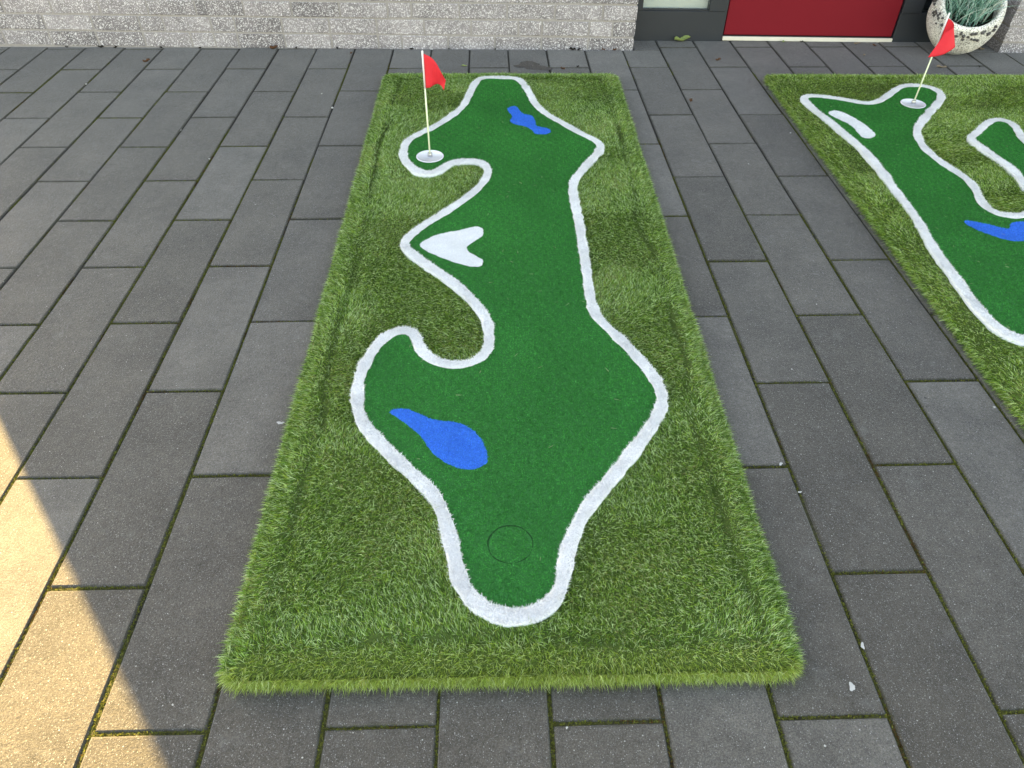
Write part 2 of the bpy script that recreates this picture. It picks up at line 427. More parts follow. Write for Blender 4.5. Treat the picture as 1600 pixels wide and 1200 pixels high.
# ------------------------------------------------------------------ house front
house = empty('house', (0, 3.592, 0), label='grey speckled brick house front with a red door in a dark frame', cat='house')
house.rotation_euler = (0, .0068, -.0258)
def wall_of_bricks(part, x0, x1, open_left, open_right, seed):
    g_ = random.Random(seed)
    meshes = {}
    def bmesh_of(L, D_, s):
        key = (round(L, 3), D_, s % 5)
        if key not in meshes:
            bm = bmesh.new(); box_bm(bm, -L/2, L/2, 0, D_, -.035, .035, .0025)
            gg = random.Random(s)
            for v in bm.verts:
                v.co.x += gg.uniform(-.0012, .0012); v.co.z += gg.uniform(-.0012, .0012); v.co.y += gg.uniform(-.0006, .0006)
            me = bpy.data.meshes.new('brick'); bm.to_mesh(me); bm.free(); me.materials.append(M['brick']); meshes[key] = me
        return meshes[key]
    for r in range(7):
        z = .030+.08*r; x = x0+(0 if (open_left or open_right) else 0); first = True
        runs = []; off = [0, .125, .19, .065][(r*3+seed) % 4]
        xx = x0
        L = .24 if not off else off-.01
        while xx < x1-.02:
            L = min(L, x1-xx)
            if x1-(xx+L+.01) < .06: L = x1-xx
            runs.append((xx, L)); xx += L+.01
            L = .24 if g_.random() > .22 else .115
        for k, (a, L) in enumerate(runs):
            dp = .152 if (open_left and k == 0) or (open_right and k == len(runs)-1) else .1
            o = bpy.data.objects.new('brick', bmesh_of(L, dp, g_.randrange(99)))
            o.location = (a+L/2, g_.uniform(-.0025, .001), z+g_.uniform(-.001, .001)); o.rotation_euler = (g_.uniform(-.01, .01), 0, g_.uniform(-.006, .006))
            put(o, part)
H1, H2 = -3.073, 1.292
wl = box('wall', H1+.004, H2-.005, .0035, .36, -.1, .558, M['mortar'], house)
wall_of_bricks(wl, H1, H2, False, True, 1)
box('upper_wall', H1, H2, .0, .36, .5585, 5.4, M['farbrick'], house)
wr = box('wall', 3.275, 7.996, .0035, .36, -.1, .558, M['mortar'], house)
wall_of_bricks(wr, 3.270, 4.6, True, False, 2)
box('plinth', 4.605, 8.0, -.002, .36, -.1, .5582, M['farbrick'], house)
box('upper_wall', 3.270, 8.0, .0, .36, .5585, 5.4, M['farbrick'], house)
box('lintel_wall', H2+.001, 3.269, .0, .36, 2.45, 5.4, M['farbrick'], house)
box('body', H1+.002, 7.998, .3605, 9, -.1, 5.39, M['farbrick'], house)
box('roof', H1-.02, 8.02, -.02, 9.02, 5.401, 5.52, M['roof'], house)
# entrance: dark frame, side lights, red leaf, cream sill (local y .165 = 165 mm behind the brick face)
def zl(x): return .0068*x
fr = empty('entrance_frame', (0, 0, 0)); fr.parent = house
FY = .160
def bx(name, x0, x1, y0, y1, z0, z1, mat, par, bev=.002): return box(name, x0, x1, y0, y1, z0, z1, mat, par, bev)
z0 = zl(2)-.002
lp = bx('side_panel', 1.294, 1.806, FY, FY+.05, z0-.03, z0+.150, M['frame'], fr)
bx('frame_post', 1.294, 1.345, FY-.003, FY+.055, z0+.1503, 2.449, M['frame'], fr)
bx('frame_post', 1.705, 1.8055, FY-.003, FY+.055, z0+.1503, 2.449, M['frame'], fr)
bx('glazing_bead', 1.3452, 1.7048, FY+.006, FY+.024, z0+.1503, z0+.158, M['frame'], fr, .001)
bx('pane', 1.3452, 1.7048, FY+.026, FY+.031, z0+.1506, 2.40, M['glass'], fr, 0)
bx('blind', 1.3452, 1.7048, FY+.05, FY+.055, z0+.1506, 2.40, M['blind'], fr, 0)
rp = bx('side_panel', 2.7535, 3.268, FY+.002, FY+.05, z0-.03, z0+.155, M['frame'], fr)
bx('frame_post', 2.7535, 2.862, FY-.003, FY+.055, z0+.1553, 2.449, M['frame'], fr)
bx('frame_post', 3.20, 3.268, FY-.003, FY+.055, z0+.1553, 2.449, M['frame'], fr)
bx('pane', 2.8622, 3.1998, FY+.026, FY+.031, z0+.1556, 2.40, M['glass'], fr, 0)
bx('blind', 2.8622, 3.1998, FY+.05, FY+.055, z0+.1556, 2.40, M['frame'], fr, 0)
dr = bx('door', 1.812, 2.748, FY+.012, FY+.055, z0+.028, 2.38, M['red'], house, .003)
bx('sill', 1.8075, 2.752, FY-.006, FY+.06, z0+.003, z0+.0235, M['cream'], house, .002)
bx('threshold_strip', 1.8075, 2.752, FY+.004, FY+.06, z0+.0238, z0+.0275, M['rubber'], house, 0)
hd = bx('handle', 1.88, 1.90, FY-.04, FY-.02, .95, 1.35, M['metal'], dr, .004)
bx('handle_stud', 1.884, 1.896, FY-.0198, FY+.0118, 1.0, 1.012, M['metal'], dr, 0)
bx('head', 1.294, 3.268, FY-.003, FY+.056, 2.4495, 2.4498, M['frame'], fr, 0)
bx('door_head', 1.806, 2.753, FY-.003, FY+.055, 2.3815, 2.449, M['frame'], fr, 0)

# ------------------------------------------------------------------ putting mats
M1 = [(0.499,3.04),(0.56,3.038),(0.625,3.031),(0.661,3.005),(0.695,2.869),(0.72,2.718),(0.763,2.604),(0.826,2.508),(0.893,2.404),(0.952,2.329),(0.966,2.269),(0.937,2.199),(0.869,2.068),(0.835,1.995),(0.82,1.91),(0.82,1.778),(0.822,1.655),(0.82,1.564),(0.818,1.411),(0.814,1.238),(0.823,1.143),(0.857,1.076),(0.907,0.976),(0.946,0.875),(0.955,0.796),(0.93,0.732),(0.873,0.645),(0.789,0.533),(0.721,0.446),(0.685,0.37),(0.671,0.337),(0.664,0.3),(0.655,0.261),(0.642,0.229),(0.617,0.205),(0.586,0.191),(0.551,0.188),(0.516,0.195),(0.491,0.211),(0.466,0.236),(0.449,0.265),(0.439,0.302),(0.431,0.343),(0.422,0.382),(0.409,0.43),(0.386,0.489),(0.339,0.546),(0.29,0.602),(0.238,0.665),(0.191,0.731),(0.171,0.805),(0.166,0.891),(0.179,0.969),(0.209,1.051),(0.247,1.088),(0.283,1.09),(0.305,1.058),(0.319,1.001),(0.363,0.952),(0.415,0.935),(0.467,0.947),(0.501,0.984),(0.51,1.031),(0.505,1.118),(0.486,1.18),(0.443,1.261),(0.382,1.347),(0.318,1.42),(0.263,1.488),(0.23,1.535),(0.238,1.586),(0.287,1.668),(0.353,1.75),(0.421,1.845),(0.464,1.916),(0.497,1.995),(0.509,2.073),(0.492,2.128),(0.461,2.156),(0.399,2.151),(0.359,2.135),(0.329,2.087),(0.294,2.055),(0.247,2.061),(0.207,2.116),(0.176,2.182),(0.17,2.262),(0.179,2.34),(0.224,2.407),(0.287,2.483),(0.351,2.589),(0.396,2.686),(0.417,2.788),(0.439,2.919),(0.465,3.016)]
BUNK1 = [(0.281,1.549),(0.329,1.603),(0.404,1.633),(0.458,1.657),(0.488,1.648),(0.489,1.6),(0.459,1.56),(0.436,1.527),(0.449,1.492),(0.486,1.457),(0.491,1.426),(0.471,1.411),(0.42,1.427),(0.357,1.465),(0.303,1.51)]
POND1 = [(0.257,0.755),(0.262,0.768),(0.275,0.773),(0.297,0.772),(0.324,0.758),(0.354,0.739),(0.387,0.727),(0.428,0.72),(0.454,0.706),(0.473,0.688),(0.489,0.662),(0.498,0.637),(0.504,0.608),(0.503,0.588),(0.479,0.568),(0.442,0.569),(0.404,0.59),(0.372,0.621),(0.349,0.663),(0.32,0.7),(0.278,0.741)]
POND2 = [(0.598,2.671),(0.621,2.698),(0.642,2.675),(0.658,2.615),(0.701,2.587),(0.711,2.529),(0.717,2.478),(0.754,2.461),(0.774,2.433),(0.759,2.401),(0.709,2.398),(0.694,2.438),(0.67,2.474),(0.624,2.5),(0.603,2.531),(0.615,2.584),(0.597,2.638)]
M2 = [(1.987,2.795),(2.066,2.779),(2.153,2.74),(2.222,2.701),(2.291,2.728),(2.376,2.812),(2.451,2.889),(2.505,2.916),(2.579,2.906),(2.613,2.865),(2.61,2.799),(2.566,2.724),(2.49,2.632),(2.397,2.516),(2.331,2.423),(2.298,2.334),(2.282,2.24),(2.286,2.166),(2.297,2.094),(2.318,2.017),(2.327,1.951),(2.316,1.88),(2.296,1.812),(2.292,1.753),(2.308,1.714),(2.345,1.697),(2.397,1.7),(2.445,1.725),(2.49,1.783),(2.522,1.863),(2.525,1.934),(2.543,2.029),(2.541,2.106),(2.529,2.195),(2.519,2.279),(2.514,2.331),(2.571,2.383),(2.639,2.456),(2.71,2.515),(2.755,2.511),(2.77,2.463),(2.749,2.381),(2.732,2.31),(2.74,2.1),(2.82,1.8),(2.88,1.5),(2.84,1.2),(2.7,1.0),(2.5,.9),(2.3,.9),(2.15,.945),(2.022,1.016),(1.993,1.031),(1.973,1.076),(1.966,1.147),(1.964,1.222),(1.973,1.324),(1.974,1.409),(1.985,1.53),(2.006,1.68),(2.014,1.817),(2.018,1.927),(2.028,2.044),(2.03,2.153),(2.024,2.277),(2.006,2.382),(1.991,2.492),(1.967,2.609),(1.952,2.711),(1.952,2.759)]
POND3 = [(2.163,1.663),(2.188,1.669),(2.245,1.641),(2.293,1.612),(2.327,1.652),(2.375,1.659),(2.431,1.632),(2.41,1.572),(2.306,1.534),(2.255,1.54),(2.211,1.576),(2.176,1.618)]
BUNK2 = [(2.016,2.608),(2.047,2.628),(2.08,2.607),(2.111,2.539),(2.13,2.463),(2.136,2.389),(2.122,2.354),(2.098,2.34),(2.069,2.346),(2.067,2.399),(2.063,2.473),(2.036,2.53),(2.013,2.579)]
ZG = .045                                                    # height of the putting surface

def flat_poly(name, poly, z, mat, parent, holes=(), **k):
    bm = bmesh.new()
    for lp in [poly]+list(holes):
        vv = [bm.verts.new((x, y, z)) for x, y in lp]
        for i in range(len(vv)): bm.edges.new((vv[i], vv[(i+1) % len(vv)]))
    bmesh.ops.triangle_fill(bm, use_beauty=True, use_dissolve=False, edges=bm.edges[:], normal=(0, 0, 1))
    bmesh.ops.recalc_face_normals(bm, faces=bm.faces[:])
    for f in bm.faces:
        if f.normal.z < 0: f.normal_flip()
    return mesh_bm(name, bm, mat, parent, **k)

def scatter_in(poly, dens):
    lo, hi = poly.min(0), poly.max(0); n = int(dens*np.prod(hi-lo))
    P = rng.uniform(lo, hi, (n, 2)); return P[inside(P, poly)]

def short_pile(name, P, z, col, spread, parent, L=(.0028, .0052), W=.0013, lean=.8):
    n = len(P); D = unit(np.c_[rng.normal(0, lean, (n, 2)), np.ones(n)])
    t = np.array(col)[None]*rng.uniform(1-spread, 1+spread, (n, 1))*np.clip(.97+.06*Noise(61, 5, 5)(P[:, 0], P[:, 1]), .7, 1.06)[:, None]
    return fibres(name, np.c_[P, np.full(n, z)], D, rng.uniform(*L, n), np.full(n, W), t, M['short'], parent, .3, False)

PAL = np.array([(.155, .330, .042), (.275, .480, .105), (.60, .78, .39), (.36, .505, .075), (.044, .115, .016), (.35, .34, .14)])
def view_keep(P, frac=.25):
    """full density where the photograph looks, thinner well outside it"""
    vis = (P[:, 0] < 1.434+(P[:, 1]+.096)*.5484+.30)
    return vis | (rng.random(len(P)) < frac)

def make_mat(name, label, quad, line, ponds, bunkers, cup, dens, seed, crease=1.0, lean0=(0, 0), tone=(1, 1, 1), tee=None, roll=1.0):
    root = empty(name, (*quad[0], 0), label=label, cat='putting mat', group='artificial turf putting mats')
    o0 = np.array(quad[0]); q = np.array(quad)-o0
    line = relax(resample(spline(np.array(line)-o0, 4), .012), 5)
    wob = Noise(seed+9, 9, 4); wb = wob(line[:, 0], line[:, 1])
    inner = offset(line, -.0145); inner += (offset(line, -.0165)-inner)*wb[:, None]
    outer = offset(line, .0150); outer += (offset(line, .0172)-outer)*wb[:, None]
    fw = np.clip(-(offset(line, 1.)-line)[:, 1:], 0, 1); outer += (offset(line, .0060)-line)*fw**2   # cut a little wider across the near ends
    cupc = np.array(cup)-o0
    # black rubber underlay
    ins = .006
    cq = q.mean(0); bq = cq+(q-cq)*(1-2*ins/np.abs(q[2]-q[0])); ch = .022
    bq = np.array([p+np.array(t)*ch for p, a in zip(bq, (((0, 1), (1, 0)), ((-1, 0), (0, 1)), ((0, -1), (-1, 0)), ((1, 0), (0, -1)))) for t in a])
    bm = bmesh.new(); lo = [bm.verts.new((*p, .0015)) for p in bq]; hi = [bm.verts.new((*p, .014)) for p in bq]
    bm.faces.new(hi); bm.faces.new(lo[::-1])
    for i in range(8): bm.faces.new((lo[i], lo[(i+1) % 8], hi[(i+1) % 8], hi[i]))
    mesh_bm('underlay', bm, M['rubber'], root)
    # backing surface with a soft raised rim and a crease behind it
    Wd = (q[1][0]-q[0][0]+q[2][0]-q[3][0])/2; Ln = (q[3][1]-q[0][1]+q[2][1]-q[1][1])/2
    cn = Noise(seed+2, .8, 4)
    RC = .034
    def rounded(u, v):
        cx, cy = np.clip(u, RC, Wd-RC), np.clip(v, RC, Ln-RC); dx, dy = u-cx, v-cy; h = np.hypot(dx, dy)
        k = np.where((h > RC) & (dx != 0) & (dy != 0), RC/(h+1e-9), 1); return cx+dx*k, cy+dy*k
    def to_xy(u, v):
        u, v = rounded(u, v); a, b = u/Wd, v/Ln
        return ((1-a)*(1-b))[:, None]*q[0]+(a*(1-b))[:, None]*q[1]+(a*b)[:, None]*q[2]+((1-a)*b)[:, None]*q[3]
    def dist(u, v):
        D4 = np.stack([u, Wd-u, v, Ln-v], 1); k = D4.argmin(1)
        return D4.min(1), np.array([(-1, 0), (1, 0), (0, -1), (0, 1)], float)[k], D4
    def height(u, v):
        d, out, D4 = dist(u, v)
        wv = cn(u*1.3, v*1.3); cp = .070+.010*wv; ck = crease*np.clip(.75+.5*cn(u*2+7, v*2), .15, 1.3)
        z = np.interp(d, [0, .006, .016, .035, .055], [.012, .022, .030, .036, .035])
        if roll > 1: z = np.interp(d, [0, .010, .025, .05, .08, .12], [.012, .024, .034, .040, .038, .032])
        z = z-.011*ck*np.exp(-((d-cp)/.011)**2)
        z = np.where(d > .055, z+(.0355-z)*np.clip((d-.055)/.045, 0, 1)*.999, z)-.005*ck*np.exp(-((d-cp)/.010)**2)
        return z+.003*cn(u*1.7+3, v*1.7)*np.clip(d/.1, 0, 1)
    us = np.unique(np.r_[np.linspace(0, .11, 12), np.linspace(.11, Wd-.11, 14), np.linspace(Wd-.11, Wd, 12)])
    vs2 = np.unique(np.r_[np.linspace(0, .11, 12), np.linspace(.11, Ln-.11, 46), np.linspace(Ln-.11, Ln, 12)])
    U, V = np.meshgrid(us, vs2); u, v = U.ravel(), V.ravel(); XY = to_xy(u, v); z = height(u, v)
    under = inside(XY, offset(line, .0)); z = np.where(under, np.minimum(z, .030), z)
    nu, nv = len(us), len(vs2); idx = np.arange(nu*nv).reshape(nv, nu)
    F = np.stack([idx[:-1, :-1], idx[:-1, 1:], idx[1:, 1:], idx[1:, :-1]], -1).reshape(-1, 4)
    turf = mesh_np('turf_backing', np.c_[XY, z], F, M['backing'], root, smooth=True)
    # long blades
    n = int(dens*Wd*Ln); u = rng.uniform(0, Wd, n); v = rng.uniform(0, Ln, n)
    ne = int(4200*2*(Wd+Ln)*dens/100000)                     # blades on the flank all round
    per = rng.uniform(0, 2*(Wd+Ln), ne)
    eu = np.where(per < Wd, per, np.where(per < Wd+Ln, Wd, np.where(per < 2*Wd+Ln, per-Wd-Ln, 0)))
    ev = np.where(per < Wd, 0, np.where(per < Wd+Ln, per-Wd, np.where(per < 2*Wd+Ln, Ln, per-2*Wd-Ln)))
    flank = np.r_[np.zeros(n, bool), np.ones(ne, bool)]
    u = np.r_[u, eu]; v = np.r_[v, ev]
    XY = to_xy(u, v); wx = XY+o0
    keep = ~inside(XY, offset(outer, -.0025+.0) ) & view_keep(wx)
    u, v, XY, flank = u[keep], v[keep], XY[keep], flank[keep]; n = len(u)
    d, out, D4 = dist(u, v); z = height(u, v); z = np.where(flank, rng.uniform(.007, .030, n), z-.002)
    far = np.clip((XY[:, 1]+o0[1])/3.2, 0, 1)
    w1, w2 = Noise(seed+3, 1.2, 2), Noise(seed+4, 1.2, 2); lx, ly = np.tanh(2.2*w1(u, v))*.38+lean0[0], np.tanh(3.0*w2(u*.8, v*1.5))*.66-.16+lean0[1]
    # corners fan out: blend the outward direction of the two nearest edges
    ox = np.clip(1-D4[:, 1]/.03, 0, 1)-np.clip(1-D4[:, 0]/.03, 0, 1); oy = np.clip(1-D4[:, 3]/.03, 0, 1)-np.clip(1-D4[:, 2]/.03, 0, 1)
    fan = np.stack([ox, oy], 1); fl = np.linalg.norm(fan, axis=1)[:, None]
    out = np.where(fl > .05, fan/(fl+1e-6), out)
    rim = np.interp(d/roll, [0, .015, .03, .06, .075, .09, .12], [1.35, .95, .65, .25, -.05, -.28, 0]); rim = np.where(flank, rng.uniform(.7, 1.4, n), rim)
    damp = np.interp(d, [0, .04, .1], [.25, .6, 1])
    r1, r2 = rng.normal(0, .50, n)*np.where(flank, 1.5, 1), rng.normal(0, .50, n)*np.where(flank, 1.2, 1)
    D = unit(np.c_[lx*damp+out[:, 0]*rim+r1, ly*damp+out[:, 1]*rim+r2, np.where(flank, rng.normal(.15, .7, n), 1.0)])
    L = .0155*rng.uniform(.6, 1.25, n)*(1+.10*w1(u*2, v*2)); L = np.where(flank, L*rng.uniform(.6, 1.3, n), L*(1-.40*crease*np.clip(.6+.6*cn(u*2+7, v*2), 0, 1)*np.exp(-((d-.070-.010*cn(u*1.3, v*1.3))/.008)**2)))
    W_ = (.00108+.0003*far)*rng.uniform(.75, 1.25, n)
    pn = Noise(seed+5, 2.2, 4)(u, v)
    cat = rng.random(n)+.07*pn
    k = np.select([cat < .26, cat < .47, cat < .66, cat < .87, cat < .965], [4, 0, 1, 2, 3], 5)
    t = PAL[k]*rng.uniform(.8, 1.2, (n, 1))*np.array(tone)[None]
    yel = np.clip(np.interp(d, [0, .02, .065], [.42, .34, 0])*(out[:, 1] < -.3), 0, .6)[:, None]
    t = t*(1-yel)+np.array([[.44, .50, .11]])*rng.uniform(.75, 1.25, (n, 1))*yel
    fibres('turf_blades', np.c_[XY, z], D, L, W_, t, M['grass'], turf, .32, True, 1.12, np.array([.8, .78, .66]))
    # short pile putting surface with the inlays cut into it
    hole = np.array([(cupc[0]+.0515*math.cos(a), cupc[1]+.0515*math.sin(a)) for a in np.linspace(0, 2*np.pi, 40, endpoint=False)])
    inl = [(p, 'pond', 'blue', (.0, .235, .82)) for p in ponds]+[(p, 'bunker', 'white', (.90, .90, .90)) for p in bunkers]
    shapes = []
    for p, nm, mt, colr in inl:
        pl = relax(resample(spline(np.array(p)-o0, 5), .008), 2)
        pl = pl+(offset(pl, .0012)-pl)*Noise(seed+31, 28, 3)(pl[:, 0], pl[:, 1])[:, None]
        shapes.append((pl, nm, mt, colr))
    green = flat_poly('putting_green', offset(inner, .004), ZG-.0015, M['green'], root, [hole]+[s[0] for s in shapes])
    P = scatter_in(inner, 210000); P = P[view_keep(P+o0, .15)]
    P = P[np.hypot(*(P-cupc).T) > .053]
    for s in shapes: P = P[~inside(P, s[0])]
    if tee is not None:
        rr = np.hypot(*(P-(np.array(tee[:2])-o0)).T); aa = np.arctan2(*(P-(np.array(tee[:2])-o0)).T[::-1]); P = P[np.abs(rr-tee[2]+.0010*np.sin(7*aa)) > .0024+.0006*np.sin(aa-.4)+.0004*np.sin(5*aa)]
    gt = (1+.10*Noise(seed+40, 1.5, 4)(P[:, 0], P[:, 1]))*(1+.16*Noise(seed+41, 38, 3)(P[:, 0], P[:, 1]))*(1+.05*np.sin(P[:, 0]*2*np.pi/.0095))
    n = len(P); Dg = unit(np.c_[rng.normal(0, .8, (n, 2)), np.ones(n)])
    tg = np.array([[.018, .265, .052]])*rng.uniform(.55, 1.4, (n, 1))*gt[:, None]; bright = rng.random(n) < .04; tg[bright] = tg[bright]*1.3+.03
    fibres('green_pile', np.c_[P, np.full(n, ZG-.0015)], Dg, rng.uniform(.0028, .005, n), np.full(n, .0014), tg, M['short'], green, .3, False)
    # loose clippings lying on the green
    P = scatter_in(inner, 60); n = len(P); a = rng.uniform(0, 6.28, n)
    fibres('loose_clippings', np.c_[P, np.full(n, ZG+.003)], unit(np.c_[np.cos(a), np.sin(a), rng.uniform(.0, .35, n)]), rng.uniform(.008, .017, n), np.full(n, .0011), np.tile([[.36, .44, .24]], (n, 1))*rng.uniform(.7, 1.2, (n, 1)), M['short'], green, .25)
    for pl, nm, mt, colr in shapes:
        po = flat_poly(nm, pl, ZG-.0012, M[mt], root)
        P = scatter_in(pl, 260000); short_pile(nm+'_pile', P, ZG-.0012, colr, .28 if nm == 'pond' else .08, po)
    # white edging, a strip of pile a little taller than the green
    nI = len(inner); v = np.r_[np.c_[outer, np.full(nI, .020)], np.c_[outer, np.full(nI, ZG+.001)], np.c_[inner, np.full(nI, ZG+.001)], np.c_[inner, np.full(nI, ZG-.004)]]
    i = np.arange(nI); j = (i+1) % nI
    F = np.concatenate([np.stack([i+k*nI, j+k*nI, j+(k+1)*nI, i+(k+1)*nI], 1) for k in range(3)])
    st = mesh_np('white_edging', v, F, M['white'], root)
    seg = np.linalg.norm(inner-np.roll(inner, -1, 0), axis=1); nb = int(seg.sum()*.041*300000)
    b = rng.integers(0, nI, nb); s = rng.uniform(-.03, 1.03, (nb, 1)); e = rng.random((nb, 1))
    j = (b+1) % nI; A = inner[b]*(1-e)+inner[j]*e; B = outer[b]*(1-e)+outer[j]*e
    P = A*(1-s)+B*s; kp = view_keep(P+o0, .15); P = P[kp]
    short_pile('edging_pile', P, ZG+.0008, (.90, .90, .90), .05, st, (.004, .0080), .0015, .9)
    if tee is not None:
        n = 48; c = np.array(tee[:2])-o0; rv = []; rf = []
        for sg in (-1, 1):
            for q_ in range(n):
                a_ = 2*math.pi*q_/n; rr = tee[2]+.0010*math.sin(7*a_)*.6+sg*(.0012+.0005*math.sin(a_-.4)+.0004*math.sin(5*a_)); rv.append((c[0]+rr*math.cos(a_), c[1]+rr*math.sin(a_), ZG-.0010))
        for q_ in range(n): rf.append((q_, (q_+1) % n, n+(q_+1) % n, n+q_))
        mesh_np('tee_ring', rv, rf, M['darkgreen'], root)
    return root

make_mat('putting_mat', 'putting mat with a notched winding green, white heart bunker and two blue ponds',
         [(.014, .077), (1.088, .072), (1.134, 3.118), (.012, 3.130)], M1, [POND1, POND2], [BUNK1], (.2789, 2.1936), 160000, 11, 1.0, (0, 0), (1, 1, 1), (.5523, .3569, .0478))
make_mat('putting_mat', 'putting mat with a forked green and slim white bunker, in front of the red door',
         [(1.875, .10), (3.90, .06), (3.93, 3.06), (1.880, 3.100)], M2, [POND3], [BUNK2], (2.432, 2.6948), 110000, 23, .25, (-.10, -.30), (1.15, 1.12, 1.05), None, 2.0)

# ------------------------------------------------------------------ cups and flags
def make_cup(x, y, label, mark):
    r = lathe('hole_cup', [(.0005, ZG-.012), (.040, ZG-.0115), (.0455, ZG-.009), (.0475, ZG+.0015), (.0520, ZG+.0035), (.0540, ZG+.0030), (.0545, ZG+.0008)], M['cup'], n=40)
    r.location = (x, y, 0); put(r, label=label, cat='hole cup', group='white hole cups')
    lathe('socket', [(.0095, ZG-.0115), (.0095, ZG+.014), (.0085, ZG+.016), (.0052, ZG+.016), (.0052, ZG+.004)], M['metal'], r, n=20)
    for a in (.5, 2.6, 4.7):
        s = box('slot', .024, .036, -.0035, .0035, ZG-.0118, ZG-.0105, M['rubber'], r); s.rotation_euler = (0, 0, a)
    if mark:
        bm = bmesh.new(); box_bm(bm, -.0018, .0018, -.007, .007, 0, .0008); box_bm(bm, -.0055, .0055, -.0018, .0018, .0001, .0010)
        mk = mesh_bm('red_cross_mark', bm, M['redmark'], r); mk.location = (-.036, .004, ZG-.0112)
    return r
make_cup(.2789, 2.1936, 'white hole cup with a red mark in the notched green', True)
make_cup(2.432, 2.6948, 'white hole cup near the top of the forked green', False)

def coons(T, B, nu=20, nv=12, wave=None):
    T = spline(T, 6, False); B = spline(B, 6, False)
    def rs(c, n):
        s = np.r_[0, np.cumsum(np.linalg.norm(np.diff(c, axis=0), axis=1))]; t = np.linspace(0, s[-1], n)
        return np.stack([np.interp(t, s, c[:, k]) for k in range(3)], 1)
    T, B = rs(T, nu), rs(B, nu); v = []
    for j in range(nv):
        b = j/(nv-1)
        for i in range(nu):
            p = T[i]*(1-b)+B[i]*b
            if wave: p = p+np.array([0, wave(i/(nu-1), b), 0])
            v.append(p)
    f = [(j*nu+i, j*nu+i+1, (j+1)*nu+i+1, (j+1)*nu+i) for j in range(nv-1) for i in range(nu-1)]
    return v, f
def make_flag(x, y, label, top, cl0, T, B, wave, lean=(0, 0)):
    r = empty('golf_flag', (x, y, ZG-.008), label=label, cat='flag', group='red golf flags')
    zb = -ZG+.008
    lathe('pole', [(.0032, .004), (.0032, cl0+zb)], M['pole'], r, n=12)
    lathe('sleeve', [(.0036, cl0+zb+.0004), (.0036, top+zb-.002), (.0022, top+zb)], M['polew'], r, n=12)
    v, f = coons(T, B, wave=wave)
    o = mesh_np('flag_cloth', [(p[0], p[1], p[2]+zb) for p in v], f, M['flag'], r, smooth=True)
    so = o.modifiers.new('thickness', 'SOLIDIFY'); so.thickness = .0006; so.offset = 0
    r.rotation_euler = (lean[0], lean[1], 0)
    return r
make_flag(.2789, 2.1936, 'small red golf flag on pale pole in the notched green', .447, .312,
          [(.0035, -.002, .437), (.030, -.022, .431), (.049, -.014, .408), (.065, -.028, .382), (.079, -.020, .345)],
          [(.0035, -.002, .314), (.020, -.016, .322), (.039, -.008, .330), (.057, -.020, .331), (.071, -.014, .312)],
          lambda a, b: .009*math.sin(a*8+b*2.2)*a)
make_flag(2.432, 2.6948, 'small red golf flag with folded cloth in front of the planter', .428, .272,
          [(.0035, -.002, .406), (.012, -.016, .402), (.020, -.030, .392), (.016, -.040, .380), (-.004, -.034, .362)],
          [(.0040, -.002, .300), (.032, -.018, .302), (.056, -.036, .308), (.008, -.052, .280), (-.044, -.046, .262)],
          lambda a, b: -.010*math.sin(a*math.pi)*b, (0, .025))

# ------------------------------------------------------------------ planter
pc = Vector((2.996, 3.490, 0)); R0 = .176; CZ = .198
pl_ = empty('planter', tuple(pc), label='round pitted concrete planter with dark stones round its tilted opening', cat='planter')
ax = Vector((-.18, -.62, .76)).normalized(); open_cos = math.cos(math.radians(57))
def pot_pt(th, ph, r):                                       # th from the opening axis
    q_ = ax.to_track_quat('Z', 'Y'); p = q_ @ Vector((math.sin(th)*math.cos(ph), math.sin(th)*math.sin(ph), math.cos(th)))
    p = p*r
    if p.z < -.02:
        k = (CZ-.0008)/R0; p.z *= (1+(k-1)*min(1, (-p.z-.02)/.12))
        p.z = max(p.z, -CZ+.0008); 
    bw = 1+.02*math.sin(3*ph+th*2)+.012*math.sin(5*ph)
    return Vector((p.x*bw, p.y*bw, p.z+CZ))
v = []; f = []; n = 56
th0 = math.radians(60); rows = [(th, R0) for th in np.linspace(math.pi-.02, th0+.10, 26)]
rows += [(th0+.05, R0*1.012), (th0, R0*1.0), (th0-.05, R0*.97), (th0-.06, R0*.93), (th0-.02, R0*.86), (th0+.15, R0*.80), (th0+.5, R0*.78), (math.pi-.5, R0*.74), (math.pi-.03, R0*.74)]
for th, r in rows:
    for i in range(n): v.append(pot_pt(th, 2*math.pi*i/n, r))
for j in range(len(rows)-1):
    for i in range(n): f.append((j*n+i, j*n+(i+1) % n, (j+1)*n+(i+1) % n, (j+1)*n+i))
mesh_np('bowl', v, f, M['planter'], pl_, smooth=True)
q_ = ax.to_track_quat('Z', 'Y')
def on_axis(x, y, z): return q_ @ Vector((x, y, z))+Vector((0, 0, CZ))
sv = [on_axis(.128*math.cos(a), .128*math.sin(a), .012+.006*math.sin(5*a)) for a in np.linspace(0, 6.283, 24, endpoint=False)]+[on_axis(0, 0, .022)]
mesh_np('soil', sv, [(i, (i+1) % 24, 24) for i in range(24)], M['soil'], pl_)
def pebble(name, c, r, mat, parent, seed, flat=.7, **k):
    g_ = random.Random(seed); bm = bmesh.new(); bmesh.ops.create_icosphere(bm, subdivisions=1, radius=r)
    for vv in bm.verts: vv.co *= g_.uniform(.72, 1.2)
    o = mesh_bm(name, bm, mat, parent, smooth=False, **k); o.location = c; o.scale = (1, g_.uniform(.7, 1), flat); o.rotation_euler = (g_.uniform(-.2, .2), g_.uniform(-.2, .2), g_.uniform(0, 6)); return o
g_ = random.Random(5); k = 0
for c_, sd, cnt in ((0.9, .62, 30), (-0.9, .35, 5)):
    pass
view = Vector((-.53, -.85, .25)).normalized()
